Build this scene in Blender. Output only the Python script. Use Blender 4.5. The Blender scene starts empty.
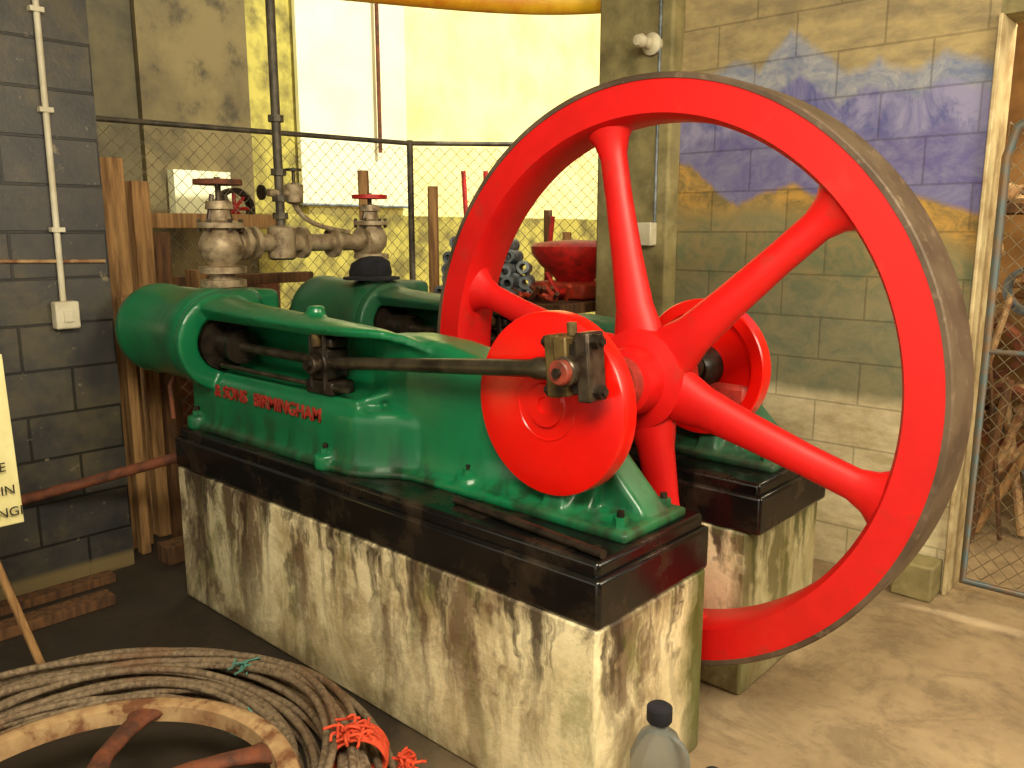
import bpy, bmesh, math, random
from mathutils import Vector, Matrix
random.seed(7)
S=bpy.context.scene
col=S.collection
try:
    S.view_settings.view_transform='Standard'
except Exception as e: print(e)

def lin(c):
    o=[]
    for v in c[:3]:
        v=v/255.0
        o.append(v/12.92 if v<=0.04045 else ((v+0.055)/1.055)**2.4)
    return (o[0],o[1],o[2],1)

class NT:
    def __init__(s,name):
        s.m=bpy.data.materials.new(name); s.m.use_nodes=True
        s.t=s.m.node_tree; s.n=s.t.nodes; s.l=s.t.links
        s.b=[x for x in s.n if x.type=='BSDF_PRINCIPLED'][0]
        s.tc=s.n.new('ShaderNodeTexCoord')
    def val(s,sock,v):
        if hasattr(v,'is_linked') or hasattr(v,'links'): s.l.new(v,sock)
        else: sock.default_value=v
    def math(s,op,a,b=0.0,clamp=False):
        n=s.n.new('ShaderNodeMath'); n.operation=op; n.use_clamp=clamp
        s.val(n.inputs[0],a); s.val(n.inputs[1],b); return n.outputs[0]
    def mapping(s,scale=(1,1,1),loc=(0,0,0),vec=None):
        n=s.n.new('ShaderNodeMapping'); s.l.new(vec or s.tc.outputs['Object'],n.inputs[0])
        n.inputs['Scale'].default_value=scale; n.inputs['Location'].default_value=loc
        return n.outputs[0]
    def noise(s,scale=5,detail=4,rough=.6,vec=None,dist=0):
        n=s.n.new('ShaderNodeTexNoise'); n.inputs['Scale'].default_value=scale
        n.inputs['Detail'].default_value=detail; n.inputs['Roughness'].default_value=rough; n.inputs['Distortion'].default_value=dist
        s.l.new(vec or s.tc.outputs['Object'],n.inputs['Vector']); return n.outputs['Fac']
    def ramp(s,fac,lo,hi):
        n=s.n.new('ShaderNodeMapRange'); n.clamp=True
        s.val(n.inputs[0],fac); n.inputs[1].default_value=lo; n.inputs[2].default_value=hi
        n.inputs[3].default_value=0; n.inputs[4].default_value=1
        return n.outputs[0]
    def curve1d(s,x,pts,x0,x1,z0,z1):
        n=s.n.new('ShaderNodeValToRGB'); f=s.ramp(x,x0,x1); s.l.new(f,n.inputs[0])
        cr=n.color_ramp
        pts=sorted(pts)
        P=[(min(1,max(0,(a-x0)/(x1-x0))),(b-z0)/(z1-z0)) for a,b in pts]
        cr.elements[0].position=P[0][0]; cr.elements[1].position=P[-1][0]
        cr.elements[0].color=(P[0][1],)*3+(1,); cr.elements[1].color=(P[-1][1],)*3+(1,)
        for p,v in P[1:-1]:
            e=cr.elements.new(p); e.color=(v,v,v,1)
        return s.math('ADD',s.math('MULTIPLY',n.outputs[0],z1-z0),z0)
    def mix(s,f,a,b):
        n=s.n.new('ShaderNodeMix'); n.data_type='RGBA'
        s.val(n.inputs[0],f); s.val(n.inputs[6],a); s.val(n.inputs[7],b)
        return n.outputs[2]
    def sep(s,vec=None):
        n=s.n.new('ShaderNodeSeparateXYZ'); s.l.new(vec or s.tc.outputs['Object'],n.inputs[0]); return n.outputs
    def comb(s,x,y,z=0.0):
        n=s.n.new('ShaderNodeCombineXYZ'); s.val(n.inputs[0],x); s.val(n.inputs[1],y); s.val(n.inputs[2],z); return n.outputs[0]
    def color(s,c): s.val(s.b.inputs['Base Color'],c)
    def bump(s,h,strength=.3,dist=.01):
        n=s.n.new('ShaderNodeBump'); n.inputs['Strength'].default_value=strength; n.inputs['Distance'].default_value=dist
        s.l.new(h,n.inputs['Height']); s.l.new(n.outputs[0],s.b.inputs['Normal'])
    def rm(s,r,m=0): s.val(s.b.inputs['Roughness'],r); s.b.inputs['Metallic'].default_value=m
    def brick(s,vec,w=.4,h=.2,mort=.008,smooth=.1):
        n=s.n.new('ShaderNodeTexBrick'); s.l.new(vec,n.inputs['Vector'])
        n.inputs['Scale'].default_value=1; n.inputs['Brick Width'].default_value=w; n.inputs['Row Height'].default_value=h
        n.inputs['Mortar Size'].default_value=mort; n.inputs['Mortar Smooth'].default_value=smooth
        n.inputs['Color1'].default_value=(0.35,.35,.35,1); n.inputs['Color2'].default_value=(.65,.65,.65,1)
        return n.outputs['Color'], n.outputs['Fac']

def mat(name,c1,c2=None,scale=8,rough=.5,metal=0,lo=.4,hi=.65,bump=0,stretch=(1,1,1),c3=None,s3=3,lo3=.55,hi3=.7,coat=0,r2=None):
    t=NT(name); v=t.mapping(stretch)
    base=lin(c1)
    f=t.noise(scale,6,.6,v)
    out=base
    if c2: 
        m=t.ramp(f,lo,hi); out=t.mix(m,lin(c1),lin(c2))
        if r2 is not None:
            rr=t.math('ADD',t.math('MULTIPLY',m,r2-rough),rough); t.rm(rr,metal)
        else: t.rm(rough,metal)
    else: t.rm(rough,metal)
    if c3:
        f3=t.ramp(t.noise(s3,5,.65,v),lo3,hi3); out=t.mix(f3,out,lin(c3))
    t.color(out)
    if coat: t.b.inputs['Coat Weight'].default_value=coat; t.b.inputs['Coat Roughness'].default_value=.2
    if bump: t.bump(f,bump,.01)
    return t.m

# ---------------- geometry helpers
def finish(me,smooth=True,ang=35):
    if smooth:
        for p in me.polygons: p.use_smooth=True
        try: me.set_sharp_from_angle(angle=math.radians(ang))
        except Exception: pass
def empty(name,loc=(0,0,0)):
    o=bpy.data.objects.new(name,None); o.location=loc; o.empty_display_size=.1; col.objects.link(o); return o
def addobj(name,data,m=None,parent=None):
    o=bpy.data.objects.new(name,data); col.objects.link(o)
    if m: data.materials.append(m)
    if parent: o.parent=parent
    return o
def mesh(name,verts,faces,m=None,parent=None,smooth=True,ang=35):
    me=bpy.data.meshes.new(name); me.from_pydata([tuple(v) for v in verts],[],faces)
    bm=bmesh.new(); bm.from_mesh(me); bmesh.ops.recalc_face_normals(bm,faces=bm.faces); bm.to_mesh(me); bm.free()
    finish(me,smooth,ang)
    return addobj(name,me,m,parent)
def frombm(name,bm,m=None,parent=None,smooth=True,ang=35):
    me=bpy.data.meshes.new(name); bmesh.ops.recalc_face_normals(bm,faces=bm.faces); bm.to_mesh(me); bm.free(); finish(me,smooth,ang)
    return addobj(name,me,m,parent)
def g_box(x0,x1,y0,y1,z0,z1,rot=None,org=None):
    v=[Vector((x,y,z)) for x in (x0,x1) for y in (y0,y1) for z in (z0,z1)]
    if rot is not None:
        org=Vector(org); v=[rot@(p-org)+org for p in v]
    f=[(0,1,3,2),(4,6,7,5),(0,4,5,1),(2,3,7,6),(0,2,6,4),(1,5,7,3)]
    return v,f
def bevel(o,w,seg=2):
    if w:
        b=o.modifiers.new('bev','BEVEL'); b.width=w; b.segments=seg; b.limit_method='ANGLE'; b.angle_limit=math.radians(40)
def box(name,x0,x1,y0,y1,z0,z1,m=None,parent=None,bev=0,rot=None,org=None):
    v,f=g_box(x0,x1,y0,y1,z0,z1,rot,org)
    o=mesh(name,v,f,m,parent,smooth=bool(bev)); bevel(o,bev); return o
def frame(d):
    d=Vector(d).normalized(); a=Vector((0,0,1)) if abs(d.z)<.9 else Vector((1,0,0))
    u=d.cross(a).normalized(); w=d.cross(u).normalized(); return d,u,w
def g_lathe(prof,org,axis,seg=48,closed=False):
    d,u,w=frame(axis); org=Vector(org); v=[];f=[]
    n=len(prof)
    for (r,h) in prof:
        for i in range(seg):
            a=2*math.pi*i/seg
            v.append(org+d*h+(u*math.cos(a)+w*math.sin(a))*r)
    rng=n if closed else n-1
    for k in range(rng):
        k2=(k+1)%n
        for i in range(seg):
            j=(i+1)%seg
            f.append((k*seg+i,k*seg+j,k2*seg+j,k2*seg+i))
    if not closed:
        f.append(tuple(range(seg))); f.append(tuple((n-1)*seg+i for i in range(seg)))
    return v,f
def lathe(name,prof,org,axis,m=None,parent=None,seg=48,closed=False,ang=35):
    v,f=g_lathe(prof,org,axis,seg,closed); return mesh(name,v,f,m,parent,True,ang)
def cyl(name,p0,p1,r0,m=None,parent=None,r1=None,seg=24,bev=0):
    p0=Vector(p0);p1=Vector(p1);L=(p1-p0).length; r1=r0 if r1 is None else r1
    if bev: prof=[(r0-bev,0),(r0,bev),(r1,L-bev),(r1-bev,L)]
    else: prof=[(r0,0),(r1,L)]
    return lathe(name,prof,p0,p1-p0,m,parent,seg)
def curve(name,splines,r,m=None,parent=None,cyclic=False,res=4,kind='POLY'):
    c=bpy.data.curves.new(name,'CURVE'); c.dimensions='3D'; c.bevel_depth=r; c.bevel_resolution=res; c.use_fill_caps=True
    for pts in splines:
        s=c.splines.new(kind)
        s.points.add(len(pts)-1)
        for i,p in enumerate(pts): s.points[i].co=(p[0],p[1],p[2],1)
        s.use_cyclic_u=cyclic
        if kind=='NURBS': s.order_u=4; s.use_endpoint_u=not cyclic
        s.use_smooth=True
    return addobj(name,c,m,parent)
def g_loft(sections):
    n=len(sections[0]); v=[];f=[]
    for s in sections: v+= [Vector(p) for p in s]
    for k in range(len(sections)-1):
        for i in range(n):
            j=(i+1)%n; f.append((k*n+i,k*n+j,(k+1)*n+j,(k+1)*n+i))
    f.append(tuple(range(n))); f.append(tuple((len(sections)-1)*n+i for i in range(n)))
    return v,f
def join(parts):
    V=[];F=[]
    for v,f in parts:
        o=len(V); V+=list(v); F+=[tuple(i+o for i in q) for q in f]
    return V,F

# ---------------- materials
def enamel(name,c1,c2,c3,c4,r0=.36,r1=.62,dirt=.4):
    t=NT(name); x,y,z=t.sep()[0:3]
    n=t.noise(3.5,5,.6); n2=t.noise(7,6,.68,None,.5); n3=t.noise(1,5,.6,t.mapping((14,14,2.5)))
    c=t.mix(t.ramp(n,.38,.66),lin(c1),lin(c2))
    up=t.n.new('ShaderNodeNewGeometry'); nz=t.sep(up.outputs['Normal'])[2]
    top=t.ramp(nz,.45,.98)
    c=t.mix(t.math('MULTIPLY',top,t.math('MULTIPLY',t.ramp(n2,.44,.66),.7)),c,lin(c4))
    c=t.mix(t.math('MULTIPLY',t.ramp(n2,.56,.7),dirt),c,lin(c3))
    low=t.math('MULTIPLY',t.ramp(z,.94,.79),t.ramp(n3,.46,.6))
    c=t.mix(t.math('MULTIPLY',low,.7),c,lin((26,32,20)))
    bx=t.math('MULTIPLY',t.ramp(z,.82,.79),t.ramp(n,.42,.58))
    c=t.mix(t.math('MULTIPLY',bx,.6),c,lin((34,34,20)))
    t.color(c); t.rm(t.math('ADD',t.math('MULTIPLY',t.ramp(n2,.45,.66),r1-r0),r0))
    t.b.inputs['Coat Weight'].default_value=.25; t.b.inputs['Coat Roughness'].default_value=.18
    t.bump(t.noise(30,4,.6),.06,.01)
    return t.m
green=enamel('green_enamel',(16,112,68),(12,96,58),(34,64,38),(58,116,78),.28,.5)
green2=enamel('green_enamel_dusty',(24,92,58),(36,86,58),(58,70,44),(96,112,82),.5,.75,.6)
red=mat('red_enamel',(236,18,6),(220,12,4),scale=4,rough=.3,coat=.3)
redw=mat('red_wheel_paint',(226,20,18),(208,18,16),scale=5,rough=.45,lo=.4,hi=.7,c3=(192,44,34),s3=9,lo3=.58,hi3=.75)
hubm=mat('hub_paint',(206,66,54),(150,46,38),scale=14,rough=.5)
pinm=mat('grimy_pin_nut',(150,60,42),(84,44,32),scale=24,rough=.5)
tread=mat('rim_tread_steel',(112,94,76),(76,60,48),scale=5,rough=.5,metal=.25,c3=(132,112,92),s3=20)
black=mat('black_oily_iron',(14,14,14),(52,40,28),scale=6,rough=.2,lo=.5,hi=.72,r2=.5,bump=.15)
steel=mat('oily_steel',(92,80,66),(48,36,28),scale=18,rough=.35,metal=.6)
dsteel=mat('dark_greasy_steel',(54,44,36),(22,17,13),scale=22,rough=.38,metal=.35,bump=.2)
rodm=mat('rod_steel',(92,84,68),(54,46,36),scale=14,rough=.34,metal=.65)
rust=mat('rusty_iron',(122,66,40),(74,44,30),scale=16,rough=.8,bump=.4)
brass=mat('old_valve_bronze',(176,158,128),(124,104,78),scale=18,rough=.5,metal=.3,c3=(84,68,52),s3=9)
pinbr=mat('grimy_brass',(112,92,52),(54,42,26),scale=18,rough=.45,metal=.4)
pipem=mat('steam_pipe_iron',(96,88,72),(56,50,42),scale=14,rough=.55,metal=.3)
redh=mat('red_handwheel',(196,30,24),(140,24,20),scale=20,rough=.5)
letter=mat('red_lettering',(164,40,28),(120,44,30),scale=18,rough=.6)
wood=mat('rough_timber',(176,134,84),(118,84,50),scale=6,rough=.8,stretch=(6,6,.6),bump=.3)
woodd=mat('dark_timber',(112,76,44),(66,44,28),scale=6,rough=.85,stretch=(6,6,.8),bump=.3)
rope=mat('wire_rope_steel',(150,130,104),(106,88,68),scale=60,rough=.65,metal=.2,bump=.9,c3=(122,82,54),s3=2.5)
tan=mat('old_rim_tan',(186,154,110),(146,108,72),scale=9,rough=.75,bump=.3,c3=(116,74,46),s3=12,lo3=.48,hi3=.62)
orange=mat('orange_twine',(226,84,48),(196,60,32),scale=30,rough=.8)
teal=mat('teal_twine',(80,140,126),None,rough=.8)
white=mat('white_plastic',(222,214,190),(200,190,160),scale=8,rough=.5)
creamtrim=mat('cream_door_trim',(206,190,146),(160,136,96),scale=8,rough=.7)
galv=mat('galvanised_wire',(140,128,98),(104,90,68),scale=20,rough=.5,metal=.4)
galvb=mat('gate_tube_bluegrey',(88,102,104),(116,90,62),scale=12,rough=.5,metal=.3)
blackcloth=mat('dark_cloth',(28,28,38),(16,16,22),scale=20,rough=.95)
yellow=mat('yellow_duct',(240,190,40),(214,120,20),scale=4,rough=.5)
orangered=mat('orange_red_machine',(216,70,40),(150,50,32),scale=8,rough=.6)
glassm=NT('clear_plastic'); glassm.b.inputs['Transmission Weight'].default_value=.75; glassm.color(lin((176,178,172))); glassm.rm(.15); glassm.b.inputs['IOR'].default_value=1.3; glassm=glassm.m
greym=mat('grey_scrap',(134,144,150),(70,74,80),scale=12,rough=.5,metal=.2)

def plinth_mat():
    t=NT('stained_concrete')
    x,y,z=t.sep()[0:3]
    n0=t.noise(5,7,.7)
    c=t.mix(t.ramp(n0,.35,.65),lin((248,234,192)),lin((216,198,152)))
    # large irregular damp patches
    P=t.ramp(t.noise(2.6,7,.72,t.mapping((1,1,.75),(7,3,1)),.7),.48,.6)
    c=t.mix(t.math('MULTIPLY',P,.6),c,lin((150,122,78)))
    # soft broad runs, wobbling, of uneven width
    wob=t.math('MULTIPLY',t.math('SUBTRACT',t.noise(3,4,.6,t.mapping((1,1,1),(3,3,3))),.5),.22)
    xx=t.math('ADD',x,wob); yy=t.math('ADD',y,wob)
    R1=t.noise(1,5,.62,t.comb(t.math('MULTIPLY',xx,5.5),t.math('MULTIPLY',yy,5.5),t.math('MULTIPLY',z,.7)))
    R2=t.noise(1,5,.65,t.comb(t.math('MULTIPLY',xx,13),t.math('MULTIPLY',yy,13),t.math('MULTIPLY',z,1.3)))
    run=t.ramp(R1,.5,.6); run2=t.ramp(R2,.5,.62)
    fade=t.ramp(t.math('ADD',z,t.math('MULTIPLY',R1,.35)),.18,.62)
    c=t.mix(t.math('MULTIPLY',run,t.math('ADD',t.math('MULTIPLY',fade,.6),.25)),c,lin((92,64,40)))
    c=t.mix(t.math('MULTIPLY',t.math('MULTIPLY',run2,fade),.55),c,lin((70,50,32)))
    # dark drips under the iron bed
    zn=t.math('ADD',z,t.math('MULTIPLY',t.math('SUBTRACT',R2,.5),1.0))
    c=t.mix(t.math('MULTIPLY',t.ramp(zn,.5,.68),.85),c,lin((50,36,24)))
    lft=t.ramp(t.math('ADD',x,t.math('MULTIPLY',R1,.5)),-1.3,-1.7)
    c=t.mix(t.math('MULTIPLY',lft,t.math('ADD',t.math('MULTIPLY',t.math('MAXIMUM',run,P),.55),.25)),c,lin((62,46,36)))
    ms=t.ramp(t.noise(1,6,.7,t.mapping((5,5,2.0),(5,5,5)),.6),.53,.64)
    c=t.mix(t.math('MULTIPLY',ms,.5),c,lin((104,110,46)))
    mg=t.math('MULTIPLY',t.ramp(t.math('ADD',y,t.math('MULTIPLY',R2,.1)),.46,.56),t.ramp(x,-.1,.0))
    c=t.mix(t.math('MULTIPLY',mg,.85),c,lin((78,88,30)))
    bot=t.math('MULTIPLY',t.ramp(z,.12,.0),t.ramp(n0,.35,.6))
    c=t.mix(t.math('MULTIPLY',bot,.6),c,lin((96,84,62)))
    t.color(c); t.rm(.55); t.bump(t.noise(18,7,.72),.5,.012)
    return t.m
concrete=plinth_mat()

def floor_mat():
    t=NT('dirty_concrete_floor')
    x,y,z=t.sep()[0:3]
    a=t.noise(1.6,7,.65); b=t.noise(9,6,.7); e=t.noise(3.5,7,.75,None,1.0)
    c=t.mix(t.ramp(a,.35,.65),lin((176,154,120)),lin((140,118,90)))
    c=t.mix(t.math('MULTIPLY',t.ramp(b,.5,.7),.45),c,lin((98,84,66)))
    c=t.mix(t.math('MULTIPLY',t.ramp(e,.48,.6),.45),c,lin((98,82,62)))
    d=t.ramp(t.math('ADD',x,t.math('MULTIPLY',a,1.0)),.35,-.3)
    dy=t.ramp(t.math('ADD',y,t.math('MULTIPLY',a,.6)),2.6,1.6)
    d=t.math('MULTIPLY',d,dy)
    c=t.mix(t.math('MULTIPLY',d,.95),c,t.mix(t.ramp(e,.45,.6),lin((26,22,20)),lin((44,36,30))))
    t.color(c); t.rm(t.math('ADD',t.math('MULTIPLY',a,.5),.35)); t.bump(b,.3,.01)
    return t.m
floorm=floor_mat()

def blackwall():
    t=NT('black_painted_block')
    x,y,z=t.sep()[0:3]
    bc,bf=t.brick(t.comb(y,z),.4,.2,.007,.3)
    n=t.noise(5,6,.65); n2=t.noise(2.2,6,.7)
    c=t.mix(t.ramp(n,.35,.7),lin((46,47,50)),lin((74,71,66)))
    c=t.mix(t.math('MULTIPLY',t.ramp(bc,.3,.7),.3),c,lin((82,77,73)))
    c=t.mix(t.math('MULTIPLY',t.ramp(n2,.5,.62),.5),c,lin((104,94,66)))
    c=t.mix(t.math('MULTIPLY',bf,.8),c,lin((20,19,18)))
    c=t.mix(t.math('MULTIPLY',t.ramp(t.noise(14,5,.7),.64,.7),.7),c,lin((150,138,110)))
    c=t.mix(t.ramp(z,.09,.06),c,lin((132,114,78)))
    t.color(c); t.rm(.42)
    h=t.math('SUBTRACT',t.math('MULTIPLY',t.noise(60,4,.7),.3),bf); t.bump(h,.6,.008)
    return t.m
bwall=blackwall()

def wallpt(px,py,Y=2.3):
    x=(px-512)/828;y=(py-384)/828;F=.9836-.1805*y;Z=-.1805-.9836*y
    dX=-.672*F+.741*x;dY=.741*F+.672*x;k=(Y+1.596)/dY
    return (1.152+k*dX,1.6+k*Z)
def mural():
    t=NT('mural_on_block')
    x,y,z=t.sep()[0:3]
    def ridge(pix,amp,sc,off):
        base=t.curve1d(x,[wallpt(a,b) for a,b in pix],-1.3,.3,0.0,3.0)
        n=t.noise(sc,5,.65,t.comb(t.math('ADD',x,off),0.0,0.0))
        return t.math('ADD',t.math('MULTIPLY',t.math('SUBTRACT',n,.5),amp),base)
    def below(rg,soft=.02):
        return t.ramp(t.math('SUBTRACT',rg,z),-soft,soft)
    dn=t.noise(5,6,.7,t.mapping((1,1,2.2)))
    dn2=t.noise(7,6,.75,t.mapping((1,1,1.3),(4,2,1)),.6)
    dn3=t.noise(3,5,.7,t.mapping((1.6,1,1),(1,5,3)),1.2)
    c=t.mix(t.ramp(dn,.4,.62),lin((178,158,110)),lin((138,124,92)))
    m=below(ridge([(663,110),(700,84),(735,62),(760,70),(792,30),(815,48),(850,74),(880,60),(915,72),(945,52),(1003,66)],.1,10,3.1),.025)
    c=t.mix(m,c,t.mix(t.ramp(dn2,.4,.64),lin((112,124,156)),lin((170,170,172))))
    m=below(ridge([(663,122),(700,104),(740,88),(770,100),(800,74),(840,106),(870,84),(920,96),(950,78),(1003,92)],.1,9,7.7),.02)
    c=t.mix(m,c,t.mix(t.ramp(dn3,.4,.6),lin((84,88,150)),lin((142,140,180))))
    m=below(ridge([(663,168),(700,140),(760,130),(800,150),(850,128),(900,142),(950,120),(1003,150)],.1,9,1.7),.02)
    c=t.mix(m,c,t.mix(t.ramp(dn2,.42,.62),lin((92,86,150)),lin((120,120,162))))
    m=below(ridge([(663,160),(690,165),(722,196),(738,206),(765,192),(795,184),(820,198),(850,214),(880,216),(915,194),(940,202),(1003,220)],.06,12,5.2),.015)
    c=t.mix(m,c,t.mix(t.ramp(dn2,.4,.6),lin((190,146,64)),lin((118,100,54))))
    m=below(ridge([(663,210),(720,216),(760,206),(800,214),(860,232),(910,228),(960,246),(1003,256)],.14,6,9.2),.06)
    c=t.mix(m,c,t.mix(t.ramp(dn2,.4,.6),lin((104,112,80)),lin((142,126,84))))
    m=below(ridge([(663,280),(760,276),(860,290),(1003,310)],.2,3,2.2),.1)
    c=t.mix(m,c,t.mix(t.ramp(dn2,.38,.62),lin((108,116,92)),lin((142,136,102))))
    m=below(t.math('ADD',t.math('MULTIPLY',t.noise(2,4,.6,t.comb(x,0.0,0.0)),.12),.78),.03)
    c=t.mix(m,c,t.mix(t.ramp(dn,.4,.62),lin((230,218,180)),lin((192,176,136))))
    bc,bf=t.brick(t.comb(x,z),.4,.2,.005,.2)
    c=t.mix(t.math('MULTIPLY',t.ramp(bc,.3,.7),.08),c,lin((230,215,170)))
    c=t.mix(t.math('MULTIPLY',bf,.35),c,lin((86,74,52)))
    t.color(c); t.rm(.75)
    h=t.math('SUBTRACT',t.math('MULTIPLY',t.noise(70,3,.7),.3),bf); t.bump(h,.5,.006)
    return t.m
muralm=mural()
colm=mat('column_concrete',(154,142,96),(108,100,66),scale=5,rough=.8,bump=.3,c3=(174,162,116),s3=3)
cream=mat('limewashed_wall',(253,246,178),(242,228,140),scale=2,rough=.8,bump=.4,lo=.35,hi=.7)
limed=mat('rough_lime_plaster',(184,172,80),(118,108,54),scale=5,rough=.85,bump=.6,lo=.42,hi=.62)
olive=mat('olive_wall',(86,76,46),(58,52,34),scale=3,rough=.85,bump=.3)
brownw=mat('brown_plaster',(112,98,60),(84,72,44),scale=2.5,rough=.85,bump=.4,c3=(62,54,34),s3=5)
board=mat('pale_board',(252,250,204),(250,246,190),scale=2,rough=.6)
tanw=mat('yard_wall_tan',(176,132,80),(126,88,52),scale=3,rough=.85,bump=.4)
signm=mat('sign_board',(236,228,168),(218,206,140),scale=6,rough=.6)
blackm=mat('sign_paint',(30,26,20),None,rough=.7)
ceilm=mat('ceiling_board',(180,166,124),(150,136,100),scale=3,rough=.85)

# ---------------- room
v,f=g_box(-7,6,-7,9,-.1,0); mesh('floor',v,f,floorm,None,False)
box('wall_left',-3.0,-2.79,-5,0,0,3.3,bwall)
box('wall_back',-1.24,.24,2.3,2.5,0,3.3,muralm)
box('column',-1.66,-1.2,2.2,2.55,0,3.3,colm,bev=.015)
box('sun_block_right',3.6,3.8,-5,2.5,0,3.3,colm)  # unseen wall added to stop sun entering from the right
box('ceiling',-3.5,3.8,-5,2.6,3.3,3.4,ceilm)
box('store_sun_block',-1.3,5.0,2.62,4.8,3.1,3.2,ceilm)  # unseen slab added to keep sun off the area behind the gate
wl=empty('wall_yard')
box('olive_part',-5.2,-5.0,-2,1.22,0,5,olive,wl)
box('brown_part',-5.22,-4.95,1.2,2.06,0,5,brownw,wl)
box('lime_rough_part',-5.2,-5.0,2.06,2.6,0,5.2,limed,wl)
box('lime_part',-5.2,-5.0,2.6,9,0,5.2,cream,wl)
box('lower_dado',-5.0,-4.94,2.06,9,0,1.75,limed,wl)
box('pale_panel',-4.98,-4.93,2.5,3.66,1.83,4.4,board,wl,bev=.005)
curve('panel_trim',[[(-4.92,2.48,1.83),(-4.92,3.68,1.83)]],.012,greym,wl)
cyl('yard_pipe_drop',(-4.88,3.3,2.3),(-4.88,3.3,5),.018,rust,wl)
box('wall_yard_end',-5,6,7.5,7.7,0,4.0,tanw)
box('door_trim',.24,.256,2.27,2.52,0,2.45,creamtrim,bev=.004)
box('door_lintel',.24,2.2,2.3,2.5,2.45,3.3,colm)
box('door_sill_block',.06,.23,2.14,2.3,0,.16,colm,bev=.01)
box('wall_yard_gate',-1.5,5,4.6,4.8,0,4,tanw)

# ---------------- flywheel
XS,ZS=-.355,1.122
fw=empty('flywheel',(XS,.765,ZS))
R=.96; hw=.096
def ringprof():
    return [(R-.118,-hw),(R-.012,-hw),(R-.012,hw),(R-.118,hw),(R-.133,hw-.03),(R-.133,-hw+.03)]
lathe('rim',ringprof(),(0,0,0),(0,1,0),redw,fw,seg=160,closed=True,ang=30)
lathe('tread_band',[(R-.018,-hw-.004),(R-.005,-hw-.004),(R,-hw),(R,hw),(R-.005,hw+.004),(R-.018,hw+.004)],(0,0,0),(0,1,0),tread,fw,seg=160,closed=True)
lathe('hub',[(.07,-.175),(.105,-.165),(.115,-.1),(.165,-.085),(.17,-.03),(.165,.03),(.115,.05),(.105,.13),(.07,.14)],(0,0,0),(0,1,0),redw,fw,seg=64)
lathe('hub_cap',[(.05,-.215),(.082,-.21),(.085,-.17)],(0,0,0),(0,1,0),hubm,fw,seg=48)
for k in range(6):
    a=math.radians(-18+60*k); d=Vector((math.cos(a),0,math.sin(a))); p=Vector((-math.sin(a),0,math.cos(a))); yv=Vector((0,1,0))
    secs=[]
    for r,w,th in [(.1,.1,.055),(.17,.088,.05),(.24,.07,.044),(.4,.058,.038),(.6,.05,.034),(.74,.05,.034),(.79,.066,.04),(.834,.1,.055)]:
        yo=-.035*(1-max(0,(r-.5)/.33)*.4)
        secs.append([d*r+p*(w*math.cos(t))+yv*(th*math.sin(t)+yo) for t in [2*math.pi*i/20 for i in range(20)]])
    v,f=g_loft(secs); mesh('spoke_%d'%k,v,f,redw,fw,True,60)
cyl('crankshaft',(0,-.53,0),(0,.78,0),.05,steel,fw,seg=32)

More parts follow.
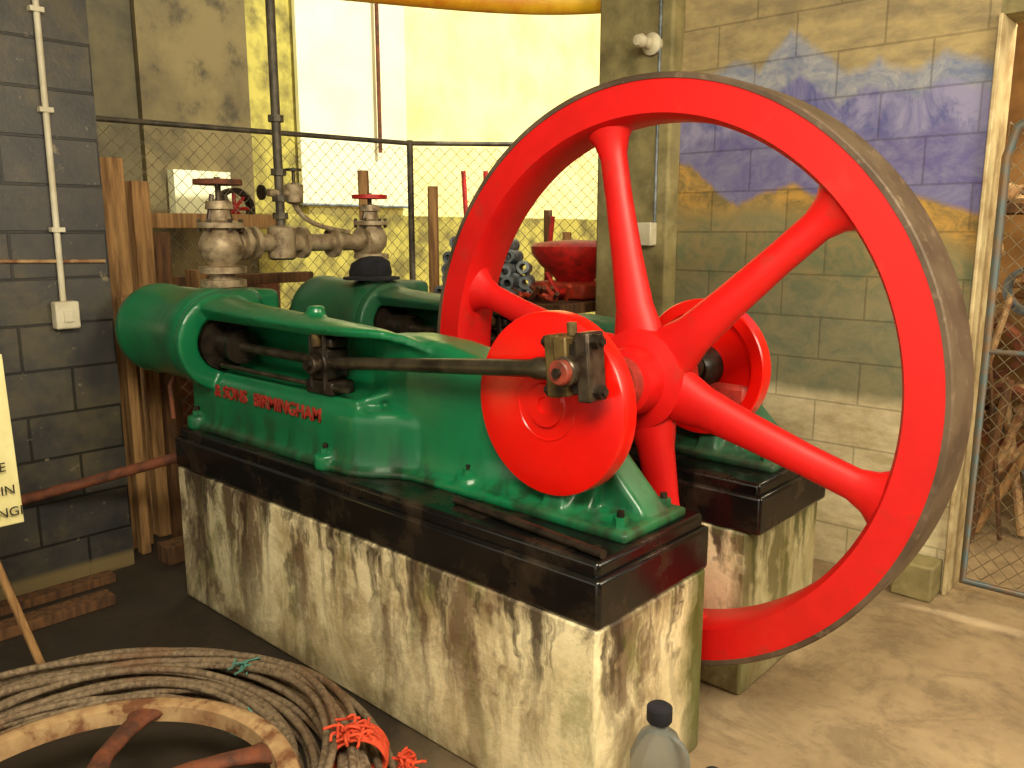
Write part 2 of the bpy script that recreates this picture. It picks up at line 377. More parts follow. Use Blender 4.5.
# ---------------- engine
YC=.14
def engine(name,dy,pin_ang,green,R_d=.268,dusty=False):
    e=empty(name,(0,dy,0))
    box('bed_lower',-2.262,.004,-.004,.556,.6,.735,black,e,bev=.012)
    box('bed_upper',-2.25,-.012,.012,.541,.725,.775,black,e,bev=.012)
    def prof(X,yn,yf,zt,fn,ff):
        pts=[(fn,.77),(fn,.797)]
        for i in range(1,7):
            a=i/6*math.pi/2; pts.append((fn+.012+(yn-fn-.012)*math.sin(a),.80+.11*(1-math.cos(a))))
        r=.03
        pts+=[(yn,zt-r),(yn+r*.3,zt-r*.3),(yn+r,zt),(yf-r,zt),(yf-r*.3,zt-r*.3),(yf,zt-r)]
        for i in range(6,0,-1):
            a=i/6*math.pi/2; pts.append((ff-.012-(ff-.012-yf)*math.sin(a),.80+.11*(1-math.cos(a))))
        pts+=[(ff,.797),(ff,.77)]
        return [(X,a,b) for a,b in pts]
    parts=[]
    st=[(-2.24,.085,.30,.99,.05,.38),(-2.0,.075,.30,1.0,.05,.36),(-1.2,.075,.31,1.0,.05,.38),(-1.1,.08,.32,1.0,.055,.40),(-1.03,.115,.33,1.0,.09,.42),(-.97,.165,.34,1.0,.14,.43),(-.9,.19,.35,.99,.165,.45)]
    parts.append(g_loft([prof(*s) for s in st]))
    st=[(-1.16,.225,.30,1.24,.2,.4),(-1.06,.205,.32,1.255,.17,.42),(-.95,.195,.35,1.262,.16,.44),(-.8,.205,.38,1.245,.165,.46),(-.62,.225,.42,1.2,.17,.48),(-.45,.26,.45,1.15,.17,.49),(-.3,.28,.46,1.12,.17,.49),(-.22,.29,.45,1.0,.17,.49)]
    parts.append(g_loft([prof(*s) for s in st]))
    parts.append(g_box(-.75,-.035,.165,.49,.77,.802))
    v=[(-.3,.3,1.05),(-.3,.42,1.05),(-.05,.3,.8),(-.05,.42,.8),(-.3,.3,.79),(-.3,.42,.79),(-.05,.3,.79),(-.05,.42,.79)]
    parts.append(([Vector(p) for p in v],[(0,2,3,1),(4,5,7,6),(0,1,5,4),(2,6,7,3),(0,4,6,2),(1,3,7,5)]))
    v=[(-.36,.29,1.02),(-.28,.29,1.02),(-.36,.19,.8),(-.28,.19,.8),(-.36,.29,.79),(-.28,.29,.79)]
    parts.append(([Vector(p) for p in v],[(0,1,3,2),(4,5,1,0),(2,3,5,4),(0,2,4),(1,5,3)]))
    secs=[]
    A0=[55,55,55,58,64,78,100,125]
    for (X,ro,ri),a0 in zip([(-2.05,.2,.125),(-1.9,.187,.123),(-1.6,.172,.12),(-1.3,.158,.118),(-1.14,.15,.116),(-1.03,.142,.11),(-.94,.132,.10),(-.84,.12,.09)],A0):
        pts=[]
        A=[math.radians(a0+ ((288 if X<-1.1 else 230)-a0)*i/28) for i in range(29)]
        for a in A: pts.append((X,YC-ro*math.cos(a),1.14+ro*math.sin(a)))
        for a in reversed(A): pts.append((X,YC-ri*math.cos(a),1.14+ri*math.sin(a)))
        secs.append(pts)
    parts.append(g_loft(secs))
    parts.append(g_lathe([(.12,-2.08),(.205,-2.08),(.205,-2.03),(.12,-2.03)],(0,YC,1.15),(1,0,0),64,True))
    parts.append(g_box(-2.0,-1.1,.1,.3,.95,1.03))
    parts.append(g_lathe([(.035,1.2),(.035,1.325),(.03,1.335)],(-1.42,YC+.03,0),(0,0,1),24))
    parts.append(g_lathe([(.11,.29),(.11,.48)],(XS,0,ZS),(0,1,0),40))
    for (lx,ly) in [(-2.18,.05),(-1.25,.05),(-.68,.2)]:
        parts.append(g_lathe([(.045,.77),(.045,.83)],(lx,ly+.02,0),(0,0,1),20))
    V,F=join(parts)
    o=mesh('frame_casting',V,F,green,e)
    r=o.modifiers.new('rm','REMESH'); r.mode='VOXEL'; r.voxel_size=.0085; r.use_smooth_shade=True
    s=o.modifiers.new('sm','SMOOTH'); s.factor=.5; s.iterations=8
    P=[(.0,-2.70),(.09,-2.695),(.14,-2.675),(.165,-2.65),(.17,-2.64),(.2,-2.635),(.205,-2.62),(.205,-2.57),(.198,-2.56),(.198,-2.2),(.205,-2.16),(.207,-2.1),(.2,-2.075)]
    P=[(max(r,.002),h) for r,h in P]
    lathe('cylinder_barrel',P,(0,YC,1.165),(1,0,0),green,e,seg=64)
    box('steam_chest',-2.58,-2.12,.3,.47,1.02,1.35,green,e,bev=.03)
    box('cylinder_saddle',-2.22,-2.06,.05,.36,1.0,1.36,green,e,bev=.05)
    box('cylinder_foot',-2.24,-2.08,.08,.34,.78,1.04,green,e,bev=.02)
    for i in range(8):
        a=2*math.pi*i/8+.2; y=YC-.182*math.cos(a); z=1.165+.182*math.sin(a)
        cyl('cover_nut_%d'%i,(-2.655,y,z),(-2.633,y,z),.012,dsteel,e,seg=6)
    lathe('stuffing_box',[(.11,-2.06),(.11,-2.03),(.055,-2.025),(.055,-1.93),(.07,-1.925),(.07,-1.9),(.02,-1.895)],(0,YC,1.14),(1,0,0),dsteel,e,seg=32)
    for s in (-1,1): cyl('gland_stud_%d'%(s+1),(-2.0,YC,1.14+s*.055),(-1.87,YC,1.14+s*.055),.007,steel,e,seg=8)
    CX=-1.31
    cyl('piston_rod',(-2.0,YC,1.14),(CX,YC,1.14),.019,rodm,e)
    cyl('valve_rod',(-2.0,YC-.04,1.06),(-1.15,YC-.04,1.06),.01,rodm,e)
    box('crosshead_body',CX-.05,CX+.05,YC-.055,YC+.055,1.08,1.20,dsteel,e,bev=.015)
    box('crosshead_slipper_top',CX-.06,CX+.07,YC-.04,YC+.04,1.2,1.235,dsteel,e,bev=.008)
    box('crosshead_slipper_bottom',CX-.08,CX+.08,YC-.05,YC+.05,1.03,1.08,dsteel,e,bev=.008)
    cyl('gudgeon_pin',(CX,YC-.085,1.14),(CX,YC+.07,1.14),.034,steel,e,seg=20,bev=.004)
    cyl('gudgeon_nut',(CX,YC-.1,1.14),(CX,YC-.075,1.14),.02,dsteel,e,seg=6)
    cyl('oil_cup',(CX+.0,YC-.05,1.2),(CX,YC-.05,1.25),.018,pinbr,e,seg=16,bev=.004)
    for s in (-1,1): cyl('crosshead_bolt_%d'%(s+1),(CX+s*.04,YC-.045,1.05),(CX+s*.04,YC-.045,1.245),.009,dsteel,e,seg=8)
    DX,DZ=XS+.02,ZS-.01
    if not dusty:
        P=[(.002,.188),(.022,.188),(.026,.180),(.062,.180),(.066,.188),(.07,.19),(.1,.19),(.103,.187),(.106,.19),(R_d-.012,.19),(R_d-.003,.193),(R_d,.2),(R_d,.25),(R_d-.006,.256),(.002,.256)]
        lathe('crank_disc',P,(DX,0,DZ),(0,1,0),red,e,seg=128,ang=25)
    else:
        P=[(.002,.225),(R_d-.05,.225),(R_d-.045,.19),(R_d-.004,.19),(R_d,.196),(R_d,.25),(R_d-.006,.256),(.002,.256)]
        lathe('crank_disc',P,(DX-.02,0,DZ),(0,1,0),red,e,seg=128,ang=25)
        lathe('crank_boss',[(.03,.13),(.06,.135),(.075,.16),(.08,.225)],(DX-.02,0,DZ),(0,1,0),dsteel,e,seg=40)
        box('balance_weight',DX-.02,DX+.17,.19,.226,DZ-.17,DZ-.05,hubm,e,bev=.02)
    ca=math.radians(pin_ang); px,pz=DX+.2*math.cos(ca),DZ+.2*math.sin(ca)
    cyl('crank_pin',(px,.07,pz),(px,.2,pz),.04,steel,e,bev=.004)
    A=Vector((CX,YC-.02,1.14)); B=Vector((px,YC-.01,pz)); d=(B-A); L=d.length; dn=d.normalized()
    lathe('connecting_rod',[(.02,.05),(.024,.08),(.021,.1),(.023,L*.4),(.026,L-.16),(.033,L-.13),(.033,L-.1),(.028,L-.08)],A,d,rodm,e,seg=24)
    lathe('small_end_eye',[(.05,-.035),(.055,-.03),(.055,.03),(.05,.035)],A,(0,1,0),dsteel,e,seg=32)
    ang=math.atan2(dn.z,dn.x); rot=Matrix.Rotation(-ang,3,'Y')
    def rb(n,x0,x1,y0,y1,z0,z1,m,bv=.006):
        return box(n,B.x+x0,B.x+x1,y0,y1,B.z+z0,B.z+z1,m,e,bev=bv,rot=rot,org=(B.x,0,B.z))
    rb('big_end_brass_half',-.045,.0,YC-.05,YC+.035,-.07,.09,pinbr)
    rb('big_end_strap',-.082,-.035,YC-.042,YC+.032,-.075,.095,pinbr)
    rb('big_end_cap',.022,.066,YC-.042,YC+.032,-.085,.1,steel)
    rb('big_end_block',-.04,.025,YC-.036,YC+.028,-.065,.07,dsteel)
    for s,zz in ((-1,-.058),(1,.074)):
        p0=rot@Vector((-.11,0,zz)); p1=rot@Vector((.095,0,zz))
        cyl('big_end_bolt_%d'%(s+1),B+p0,B+p1,.011,dsteel,e,seg=10)
        q0=rot@Vector((.066,0,zz)); q1=rot@Vector((.086,0,zz)); cyl('big_end_nut_%d'%(s+1),B+q0,B+q1,.021,dsteel,e,seg=6)
        q0=rot@Vector((-.1,0,zz)); q1=rot@Vector((-.082,0,zz)); cyl('big_end_head_%d'%(s+1),B+q0,B+q1,.02,dsteel,e,seg=6)
    cyl('pin_washer',(px,.05,pz),(px,.09,pz),.034,pinm,e,seg=32,bev=.004)
    cyl('pin_bolt',(px,.04,pz),(px,.055,pz),.014,dsteel,e,seg=6)
    cyl('big_end_oiler',B+Vector((-.015,0,.09)),B+Vector((-.018,0,.125)),.014,pinbr,e,seg=12)
    box('bearing_cap',XS-.1,XS+.1,.3,.46,ZS+.05,ZS+.13,green,e,bev=.02)
    for s in (-1,1):
        cyl('cap_stud_%d'%(s+1),(XS+s*.075,.38,ZS+.12),(XS+s*.075,.38,ZS+.17),.012,dsteel,e,seg=8)
        cyl('cap_nut_%d'%(s+1),(XS+s*.075,.38,ZS+.13),(XS+s*.075,.38,ZS+.15),.022,dsteel,e,seg=6)
    lathe('bearing_collar',[(.06,.256),(.075,.26),(.075,.285),(.06,.29)],(XS,0,ZS),(0,1,0),steel,e,seg=32)
    for i,(lx,ly) in enumerate([(-2.18,.07),(-1.25,.07),(-.68,.22),(-.09,.22),(-.09,.44),(-.6,.45)]):
        z0=.82 if i<3 else .8
        cyl('hold_down_nut_%d'%i,(lx,ly,z0),(lx,ly,z0+.028),.022,green,e,seg=6)
        cyl('hold_down_stud_%d'%i,(lx,ly,z0),(lx,ly,z0+.045),.011,dsteel,e,seg=10)
    curve('drain_pipe',[[(-2.4,.1,.99),(-2.4,.06,.93),(-2.33,.03,.88),(-2.3,.02,.8)]],.01,rust,e)
    if not dusty:
        for tx,xx,s in (('& SONS',-2.02,.07),('BIRMINGHAM',-1.72,.07)):
            c=bpy.data.curves.new('t','FONT'); c.body=tx; c.size=s; c.extrude=.004; c.offset=.001; c.space_character=1.05
            o=addobj('cast_lettering_'+tx.split()[-1].lower(),c,letter,e); o.rotation_euler=(math.radians(90),0,0); o.location=(xx,.073,.935)
        cyl('loose_bar',(-.62,.1,.789),(-.02,.045,.789),.013,dsteel,e)
    return e
engine('steam_engine',0,40,green)
engine('steam_engine.001',.9,175,green2,.25,True)
def plinth(name,y0,y1,x1=-.0):
    v,f=g_box(-2.262,x1,y0,y1,0,.6)
    o=mesh(name,v,f,concrete,None,True); bevel(o,.012,2); return o
plinth('concrete_plinth',0,.553); plinth('concrete_plinth.001',.9,1.5,-.04)

# ---------------- steam piping
sp=empty('steam_pipework')
def globe_valve(pre,x,y,z,s,wheelm,body=brass,up=.2):
    lathe(pre+'_body',[(.06*s,-.1*s),(.095*s,-.1*s),(.095*s,-.075*s),(.055*s,-.07*s),(.085*s,-.03*s),(.09*s,.02*s),(.07*s,.06*s),(.06*s,.075*s),(.09*s,.08*s),(.09*s,.1*s),(.045*s,.11*s),(.04*s,.15*s),(.055*s,.155*s),(.05*s,.185*s),(.02*s,.19*s)],(x,y,z),(0,0,1),body,sp,seg=32)
    cyl(pre+'_stem',(x,y,z+.18*s),(x,y,z+(.19+up)*s),.012*s,steel,sp,seg=10)
    zz=z+(.17+up)*s
    lathe(pre+'_wheel',[(.075*s,-.01*s),(.095*s,-.01*s),(.095*s,.01*s),(.075*s,.01*s)],(x,y,zz),(0,0,1),wheelm,sp,seg=32,closed=True)
    for k in range(2):
        a=k*math.pi/2+.4; d=Vector((math.cos(a),math.sin(a),0))*.08*s; c=Vector((x,y,zz))
        cyl(pre+'_wheelspoke_%d'%k,c-d,c+d,.009*s,wheelm,sp,seg=8)
    for k in (-1,1):
        cyl(pre+'_yoke_%d'%(k+1),(x,y+k*.05*s,z+.1*s),(x,y+k*.028*s,z+(.14+up*.8)*s),.01*s,steel,sp,seg=8)
    for k in range(6):
        a=k*math.pi/3; cyl(pre+'_bolt_%d'%k,(x+.08*s*math.cos(a),y+.08*s*math.sin(a),z+.065*s),(x+.08*s*math.cos(a),y+.08*s*math.sin(a),z+.115*s),.01*s,steel,sp,seg=6)
PX=-2.33
globe_valve('stop_valve_near',PX,.31,1.53,1.1,rust,brass,.09)
cyl('riser_near',(PX,.31,1.345),(PX,.31,1.45),.06,brass,sp,bev=.005)
lathe('flange_near',[(.1,0),(.1,.03)],(PX,.31,1.36),(0,0,1),brass,sp)
cyl('main_pipe',(PX,.36,1.55),(PX,1.15,1.55),.042,brass,sp)
for i,yy in enumerate((.41,.46,.72,.9,1.08)): lathe('pipe_flange_%d'%i,[(.075,0),(.075,.022)],(PX,yy,1.55),(0,1,0),brass,sp,seg=24)
globe_valve('stop_valve_far',PX,1.15,1.56,.95,redh,brass,.06)
cyl('riser_far',(PX,1.15,1.36),(PX,1.15,1.48),.05,brass,sp)
cyl('steam_main',(PX,.62,1.55),(PX,.62,3.3),.021,pipem,sp)
lathe('tee',[(.05,-.08),(.065,-.07),(.065,.07),(.045,.08)],(PX,.62,1.55),(0,0,1),brass,sp)
for i,zz in enumerate((1.66,1.74,1.86,2.1)): cyl('union_%d'%i,(PX,.62,zz),(PX,.62,zz+.03),.036,pipem,sp,seg=8)
lathe('small_valve_body',[(.02,-.05),(.04,-.04),(.045,.04),(.02,.05)],(PX,.7,1.78),(0,0,1),brass,sp,seg=20)
cyl('small_valve_stub',(PX,.56,1.78),(PX,.72,1.78),.018,brass,sp)
cyl('small_valve_stem',(PX,.7,1.8),(PX,.7,1.9),.008,steel,sp)
cyl('small_valve_wheel',(PX,.7,1.885),(PX,.7,1.895),.04,dsteel,sp)
cyl('side_valve_wheel',(PX,.52,1.78),(PX,.53,1.78),.035,dsteel,sp)
curve('copper_pipe',[[(PX,.7,1.73),(PX,.74,1.65),(PX+.02,.82,1.62),(PX+.02,1.0,1.6)]],.012,brass,sp,kind='NURBS')

cb=empty('cloth_cap',(-2.2,1.04,1.37))
v,f=g_lathe([(.1,0),(.108,.03),(.095,.08),(.055,.105),(.004,.112)],(0,0,0),(0,0,1),32)
v=[Vector((p.x*(1+.08*math.sin(p.y*40)),p.y,p.z*(1+1.2*p.x))) for p in v]
mesh('crown',v,f,blackcloth,cb,True,80)
v,f=g_lathe([(.085,0),(.14,-.003),(.14,.008),(.085,.015)],(0,0,0),(0,0,1),32,True)
v=[Vector((p.x+.045,p.y-.03,p.z+.002)) for p in v]; mesh('brim',v,f,blackcloth,cb)

# ---------------- left wall items
lc=empty('light_switch_conduit')
cyl('conduit',(-2.775,-.215,1.29),(-2.775,-.205,3.3),.013,white,lc)
box('switch_box',-2.79,-2.73,-.265,-.165,1.18,1.3,white,lc,bev=.008)
box('rocker',-2.732,-.0-2.722,-.235,-.195,1.21,1.26,white,lc,bev=.003)
for i,z in enumerate((1.6,2.1,2.5)): box('clip_%d'%i,-2.79,-2.755,-.24,-.185,z,z+.02,white,lc)
curve('wall_cable',[[(-2.78,-2.0,1.47),(-2.78,-.5,1.48),(-2.78,-.02,1.47)]],.008,tan,lc)
curve('rusty_rail_pipe',[[(-2.76,-.9,.36),(-2.74,-.46,.455),(-2.4,.08,.6),(-2.36,.15,.615)]],.024,rust)
sg=empty('sign_board')
box('board',-1.93,-1.91,-1.3,-.712,.62,1.2,signm,sg,bev=.003,rot=Matrix.Rotation(math.radians(-4),3,'Y'),org=(-1.92,-1,.62))
def txt(body,y,z,s=.05,ex=.001):
    c=bpy.data.curves.new('t','FONT'); c.body=body; c.size=s; c.align_x='RIGHT'; c.extrude=ex
    o=addobj('line_'+body.lower().split()[-1],c,blackm,sg); o.rotation_euler=(math.radians(90),0,math.radians(90)); o.location=(-1.895-(z-.62)*.07,y,z)
txt('MOVIN',-.73,.73,.045); txt('OF KAURANGI',-.715,.655,.045); txt('WHILE',-.75,.81,.045)
cyl('stake',(-1.9,-.69,0),(-1.98,-.86,.75),.014,wood,sg,seg=8)
cyl('stake_rear',(-2.25,-1.0,0),(-1.96,-1.0,1.15),.014,wood,sg,seg=8)
cyl('stake_left',(-1.9,-1.32,0),(-1.98,-1.15,.75),.014,wood,sg,seg=8)
tb=empty('timber_offcuts')
box('plank_1',-2.5,-2.4,-1.5,-.25,0,.045,woodd,tb,bev=.004)
box('plank_2',-2.72,-2.64,-1.2,-.15,0,.04,woodd,tb,bev=.004)
box('plank_3',-2.76,-2.64,.1,.9,0,.09,woodd,tb,bev=.004)
pt=empty('timber_posts')
for i,(x,y,w,h,m) in enumerate([(-3.05,.13,.07,1.95,wood),(-3.1,.29,.055,1.85,wood),(-3.2,.42,.06,1.6,woodd),(-3.15,.6,.05,1.4,wood),(-2.9,.1,.03,1.3,wood),(-2.95,.3,.03,1.2,woodd)]):
    box('post_%d'%i,x-w,x+w,y-w*.8,y+w*.8,0,h,m,pt,bev=.006)
box('cross_rail',-3.3,-3.22,.2,1.2,1.62,1.7,wood,pt,bev=.005)
box('cross_rail_low',-3.3,-3.22,.2,1.4,1.3,1.36,woodd,pt,bev=.005)

def chain(name,p0,p1,z0,z1,sp=.055,r=.003,parent=None):
    p0=Vector(p0+(0,));p1=Vector(p1+(0,)); L=(p1-p0).length; d=(p1-p0)/L
    n=int(L/sp); rows=int((z1-z0)/sp); S2=[]
    for i in range(0,n+1,2):
        for sg_ in (1,-1):
            pts=[]
            for k in range(rows+1):
                u=i*sp+(sp if k%2 else 0)*sg_*.95
                q=p0+d*max(0,min(u,L)); pts.append((q.x,q.y,z0+k*sp))
            S2.append(pts)
    return curve(name,S2,r,galv,parent,res=0)
fe=empty('chain_link_fence')
chain('mesh_side',(-3.62,.2),(-3.33,2.3),.05,2.18,.04,.0026,parent=fe)
chain('mesh_corner',(-3.33,2.3),(-2.4,3.3),.05,2.18,.04,.0026,parent=fe)
chain('mesh_corner_2',(-2.4,3.3),(-1.5,4.3),.05,2.18,.04,.0026,parent=fe)
curve('top_rail',[[(-3.62,.2,2.2),(-3.33,2.3,2.2),(-2.4,3.3,2.2),(-1.5,4.3,2.2)]],.016,pipem,fe)
for i,(x,y) in enumerate([(-3.62,.2),(-3.33,2.3),(-2.4,3.3)]): cyl('post_%d'%i,(x,y,0),(x,y,2.22),.022,pipem,fe,seg=12)
gt=empty('chain_link_gate')
GX=.3; GY=2.36
curve('gate_frame',[[(GX,GY,.06),(GX,GY,1.9),(GX+.03,GY,2.02),(GX+.13,GY,2.08),(1.6,GY,2.1),(1.6,GY,.06)]],.019,galvb,gt,cyclic=True)
chain('gate_mesh',(GX,GY),(1.6,GY),.08,2.06,.035,.0024,parent=gt)
curve('gate_brace',[[(GX,GY,1.1),(1.6,GY,1.1)]],.012,galvb,gt)

# ---------------- wire rope coil
rc=empty('wire_rope_coil')
spl=[]
for k in range(32):
    R0=random.uniform(.56,.82); cx=-1.08+random.uniform(-.05,.05); cy=-.90+random.uniform(-.04,.04); z=.015+.13*random.random()*(1-abs(R0-.69)/.16*.8)
    ph=random.random()*6; am=random.uniform(.005,.03)
    pts=[]
    for i in range(48):
        a=2*math.pi*i/48
        rr=R0+am*math.sin(2*a+ph)
        pts.append((cx+rr*math.cos(a),min(-.02,cy+rr*math.sin(a)),max(.014,z+.02*math.sin(3*a+ph*2))))
    spl.append(pts)
curve('coils',spl,.0125,rope,rc,cyclic=True,kind='NURBS',res=3)
spl=[]
for k in range(7):
    spl.append([(-.62-.02*k,-.35+.02*k,.1),(-.5+.03*k,-.2-.03*k,.06),(-.42+.03*k,-.28-.04*k,.02),(-.35+.02*k,-.42-.05*k,.014)])
curve('loose_ends',spl,.011,rope,rc,kind='NURBS',res=3)
tw=[]
cb0=Vector((-.66,-.27,.085)); tdir=Vector((.75,-.66,0)); rad=Vector((.66,.75,0))
for k in range(14):
    c=cb0+tdir*(k*.007-.05)+Vector((0,0,random.uniform(-.005,.005)))
    tw.append([c+rad*(.085*math.cos(a))+Vector((0,0,.08*math.sin(a))) for a in [2*math.pi*i/12 for i in range(13)]])
for k in range(22):
    q=cb0+Vector((random.uniform(-.05,.05),random.uniform(-.05,.03),.085)); tw.append([q,q+Vector((random.uniform(-.03,.03),random.uniform(-.03,.03),random.uniform(0,.03))),q+Vector((random.uniform(-.06,.06),random.uniform(-.06,.05),random.uniform(-.02,.02)))])
for k in range(18):
    c=Vector((-.52,-.2,.09)); tw.append([c+Vector((random.uniform(-.04,.04),random.uniform(-.04,.04),random.uniform(-.03,.03))) for _ in range(4)])
curve('orange_binding',tw,.0045,orange,rc,kind='NURBS',res=2)
tw=[]
for k in range(6):
    c=Vector((-1.3,-.27,.13)) if k%2 else Vector((-1.0,-.42,.1)); tw.append([c+Vector((random.uniform(-.06,.06),random.uniform(-.06,.06),random.uniform(-.04,.04))) for _ in range(5)])
curve('teal_binding',tw,.003,teal,rc,kind='NURBS',res=2)

ow=empty('old_wheel',(-.78,-.98,.22))
lathe('rim',[(.44,-.022),(.455,-.03),(.495,-.026),(.505,0),(.495,.024),(.475,.03),(.445,.022)],(0,0,0),(0,0,1),tan,ow,seg=96,closed=True,ang=60)
lathe('hub',[(.05,-.06),(.07,-.05),(.07,.05),(.05,.06)],(0,0,0),(0,0,1),rust,ow,seg=32)
for k in range(6):
    a=math.radians(78+60*k); d=Vector((math.cos(a),math.sin(a),0)); p=Vector((-math.sin(a),math.cos(a),0))
    secs=[]
    for r,w in [(.05,.04),(.15,.032),(.25,.026),(.35,.028),(.41,.034),(.45,.055)]:
        secs.append([d*r+p*(w*math.cos(t)+.05*math.sin(r*7))+Vector((0,0,.018*math.sin(t))) for t in [2*math.pi*i/12 for i in range(12)]])
    v,f=g_loft(secs); mesh('spoke_%d'%k,v,f,rust,ow,True,60)
box('timber_chock',-1.0,-.6,-1.6,-1.1,0,.18,woodd)

# ---------------- bottle
def bottle(name,x,y,s=1):
    b=empty(name,(x,y,0))
    lathe('body',[(.05*s,.0),(.06*s,.006),(.068*s,.03),(.064*s,.1*s),(.072*s,.13*s),(.072*s,.2*s),(.05*s,.255*s),(.028*s,.275*s),(.022*s,.29*s),(.022*s,.31*s)],(0,0,0),(0,0,1),glassm,b,seg=40,ang=60)
    lathe('cap',[(.03*s,.295*s),(.033*s,.3*s),(.033*s,.335*s),(.027*s,.34*s)],(0,0,0),(0,0,1),blackcloth,b,seg=24)
    lathe('dregs',[(.052*s,.004),(.062*s,.09*s)],(0,0,0),(0,0,1),greym,b,seg=40)
    curve('handle',[[(.03*s,0,.27*s),(.075*s,0,.26*s),(.09*s,0,.22*s),(.085*s,0,.15*s),(.06*s,0,.13*s)]],.008*s,glassm,b,kind='NURBS')
bottle('plastic_bottle',.085,.17,1.04); bottle('plastic_bottle.001',.25,.17,.7)

# ---------------- junk bench behind wheel
wb=empty('workbench')
box('top',-2.95,-1.75,2.0,2.75,1.14,1.2,woodd,wb,bev=.005)
for i,(x,y) in enumerate([(-2.9,2.05),(-1.85,2.05),(-2.9,2.65),(-1.85,2.65)]): box('leg_%d'%i,x,x+.07,y,y+.07,0,1.14,woodd,wb)
def lump(bm,c,r):
    m=bmesh.ops.create_icosphere(bm,subdivisions=2,radius=r)
    sc=Vector((random.uniform(.6,1.3),random.uniform(.6,1.3),random.uniform(.5,1)))
    for v_ in m['verts']:
        v_.co=Vector((v_.co.x*sc.x,v_.co.y*sc.y,v_.co.z*sc.z))*random.uniform(.85,1.15)+Vector(c)
parts=[]
for r_ in range(5):
    for c_ in range(8-r_):
        for dd in range(2):
            x=-2.74+c_*.085+r_*.043+random.uniform(-.008,.008); z=1.24+r_*.07; y=2.08+dd*.17+random.uniform(-.02,.02)
            ax=(random.uniform(.15,.7),-1,random.uniform(-.1,.15))
            parts.append(g_lathe([(.022,0),(.038,0),(.04,.004),(.04,.13),(.022,.13)],(x,y,z),ax,14,True))
V,F=join(parts); mesh('pipe_offcut_stack',V,F,greym,wb)
rm_=empty('orange_machine',(-2.0,2.46,1.205))
box('base',-.2,.2,-.18,.18,0,.1,orangered,rm_,bev=.02)
lathe('shell',[(.1,.08),(.13,.12),(.22,.2),(.27,.27),(.275,.31),(.25,.33),(.1,.345),(.01,.35)],(0,0,0),(0,0,1),redh,rm_,seg=32,closed=False)
cyl('crank',(.1,-.17,.05),(.1,-.3,.05),.02,redh,rm_); cyl('crank_arm',(.1,-.3,.05),(.02,-.3,.16),.014,redh,rm_)
for k in range(20):
    p=Vector((random.uniform(-2.15,-1.8),random.uniform(2.02,2.16),1.225)); q=p+Vector((random.uniform(-.12,.12),random.uniform(-.08,.0),random.uniform(0,.08)))
    cyl('rusty_bar_%d'%k,p,q,.014,orangered if k%2 else rust,wb,seg=8)
for i,(x,y) in enumerate([(-2.85,2.4),(-2.8,2.5),(-2.36,2.6)]):
    cyl('red_lever_%d'%i,(x,y,1.19),(x+.06*(i-1),y,2.0-.15*(i==2)*2),.016,redh,wb,seg=8)
ps=empty('wooden_stakes')
for i,(x,y,w,h,m,tx) in enumerate([(-3.1,1.75,.035,1.98,wood,.05),(-3.05,2.25,.035,1.9,wood,.0),(-2.6,2.95,.03,1.75,woodd,.03),(-2.4,2.85,.03,1.6,wood,-.02)]):
    cyl('stake_%d'%i,(x,y,0),(x-tx,y,h),w,m,ps,seg=8)

# ---------------- junk behind the gate and left yard
js=empty('scrap_shelf')
for i,z in enumerate((.55,1.15,1.7)): box('shelf_%d'%i,-.9,1.4,3.5,4.1,z,z+.05,woodd if i!=1 else tan,js)
for i,x in enumerate((-.9,1.34)): box('upright_%d'%i,x,x+.06,3.5,3.56,0,1.9,woodd,js)
bm=bmesh.new()
for k in range(170): lump(bm,(random.uniform(-.8,1.2),random.uniform(3.5,3.9),random.choice((.62,1.22,1.77))+random.random()*.14),random.uniform(.03,.09))
frombm('shelf_scrap',bm,tan,js,False)
for k in range(26):
    p=Vector((random.uniform(-.5,.9),random.uniform(3.0,3.4),.02)); q=p+Vector((random.uniform(-.45,.45),.15,random.uniform(.6,1.9)))
    cyl('long_bar_%d'%k,p,q,random.choice((.012,.018,.024)),random.choice((rust,greym,woodd,wood,tan)),js,seg=8)
for k,(x,z,r) in enumerate([(.1,.98,.16),(.25,1.3,.13),(-.02,1.5,.12),(.2,.62,.18)]):
    lathe('gear_%d'%k,[(r*.8,-.03),(r,-.03),(r,.03),(r*.8,.03)],(x,3.42,z),(0.2,1,.2),(rust,greym,tan,rust)[k],js,seg=24,closed=True)
ly=empty('yard_machine')
box('body',-4.4,-3.9,.6,1.6,0,1.3,rust,ly,bev=.03)
lathe('pulley',[(.1,-.03),(.13,-.03),(.13,.03),(.1,.03)],(-3.85,1.25,1.75),(1,0,0),dsteel,ly,closed=True)
cyl('pulley_post',(-3.9,1.25,1.28),(-3.9,1.25,1.75),.03,dsteel,ly)
for k in range(4):
    a=k*math.pi/4; d=Vector((0,math.cos(a),math.sin(a)))*.12; c=Vector((-3.85,1.25,1.75)); cyl('arm_%d'%k,c-d,c+d,.012,redh,ly,seg=8)
box('window_box',-4.95,-4.85,1.35,1.8,1.65,2.05,board,wl)

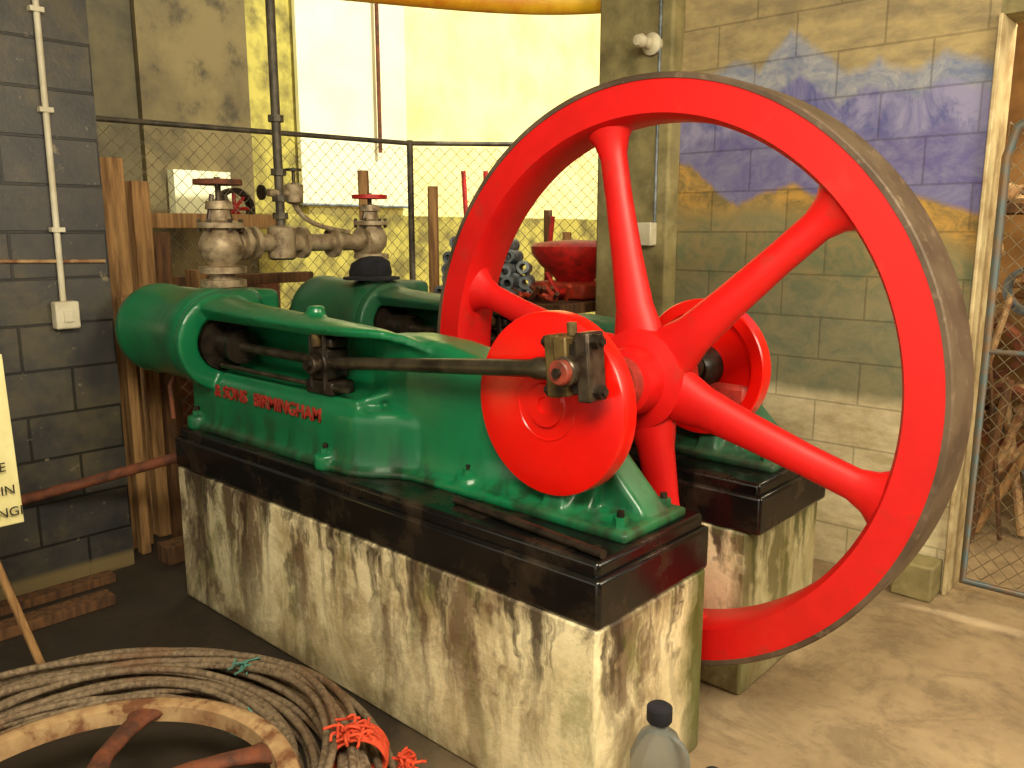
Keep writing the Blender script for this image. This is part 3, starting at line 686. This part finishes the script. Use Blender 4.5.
curve('yellow_duct_hose',[[(-3.0,1.1,2.93),(-2.43,1.69,2.87),(-2.1,2.05,2.84),(-1.78,2.41,2.86),(-1.45,2.75,2.92)]],.065,yellow,kind='NURBS')
lh=empty('bulkhead_lamp')
lathe('holder',[(.05,0),(.055,.03),(.03,.05),(.02,.1)],(-1.31,2.2,2.54),(0,-1,0),white,lh,seg=24)
lathe('bulb',[(.018,.08),(.03,.11),(.034,.13),(.025,.155),(.003,.16)],(-1.31,2.2,2.54),(0,-1,0),white,lh,seg=24)
box('junction_box',-1.36,-1.26,2.14,2.2,1.53,1.65,white,lh,bev=.006)
curve('column_cable',[[(-1.27,2.19,1.65),(-1.27,2.19,3.3)]],.008,greym,lh)

# ---------------- light
sun=bpy.data.lights.new('sun','SUN'); sun.energy=5.5; sun.angle=.02; sun.color=(1,.95,.8)
so=addobj('sun',sun); so.rotation_euler=Vector((-.66,-.12,-.75)).to_track_quat('-Z','Y').to_euler()
def area(n,loc,tgt,sx,sy,e,c):
    a=bpy.data.lights.new(n,'AREA'); a.shape='RECTANGLE'; a.size=sx; a.size_y=sy; a.energy=e; a.color=c
    o=addobj(n,a); o.location=loc; o.rotation_euler=(Vector(tgt)-Vector(loc)).to_track_quat('-Z','Y').to_euler()
area('overhead_fill',(1.0,-1.4,3.2),(-.8,.6,.6),1.8,1.2,215,(1,.9,.68))  # soft fill added overhead, not an actual fitting
area('right_fill',(2.6,.9,2.6),(.2,1.4,.6),1.4,1.4,95,(1,.88,.64))  # fill added inside the room, brightening it from the right
area('store_fill',(.9,3.1,3.05),(.3,3.4,.8),.8,.5,45,(1,.8,.5))  # fill added to lift the shaded space behind the gate
w=bpy.data.worlds.new('world'); S.world=w; w.use_nodes=True
w.node_tree.nodes['Background'].inputs[0].default_value=(1,.91,.70,1); w.node_tree.nodes['Background'].inputs[1].default_value=1.2

cam=bpy.data.cameras.new('camera'); cam.lens=29.1; cam.sensor_width=36; cam.clip_start=.05
co=addobj('camera',cam); co.location=(1.152,-1.596,1.6); co.rotation_euler=(math.radians(79.6),0,math.radians(42.2))
S.camera=co
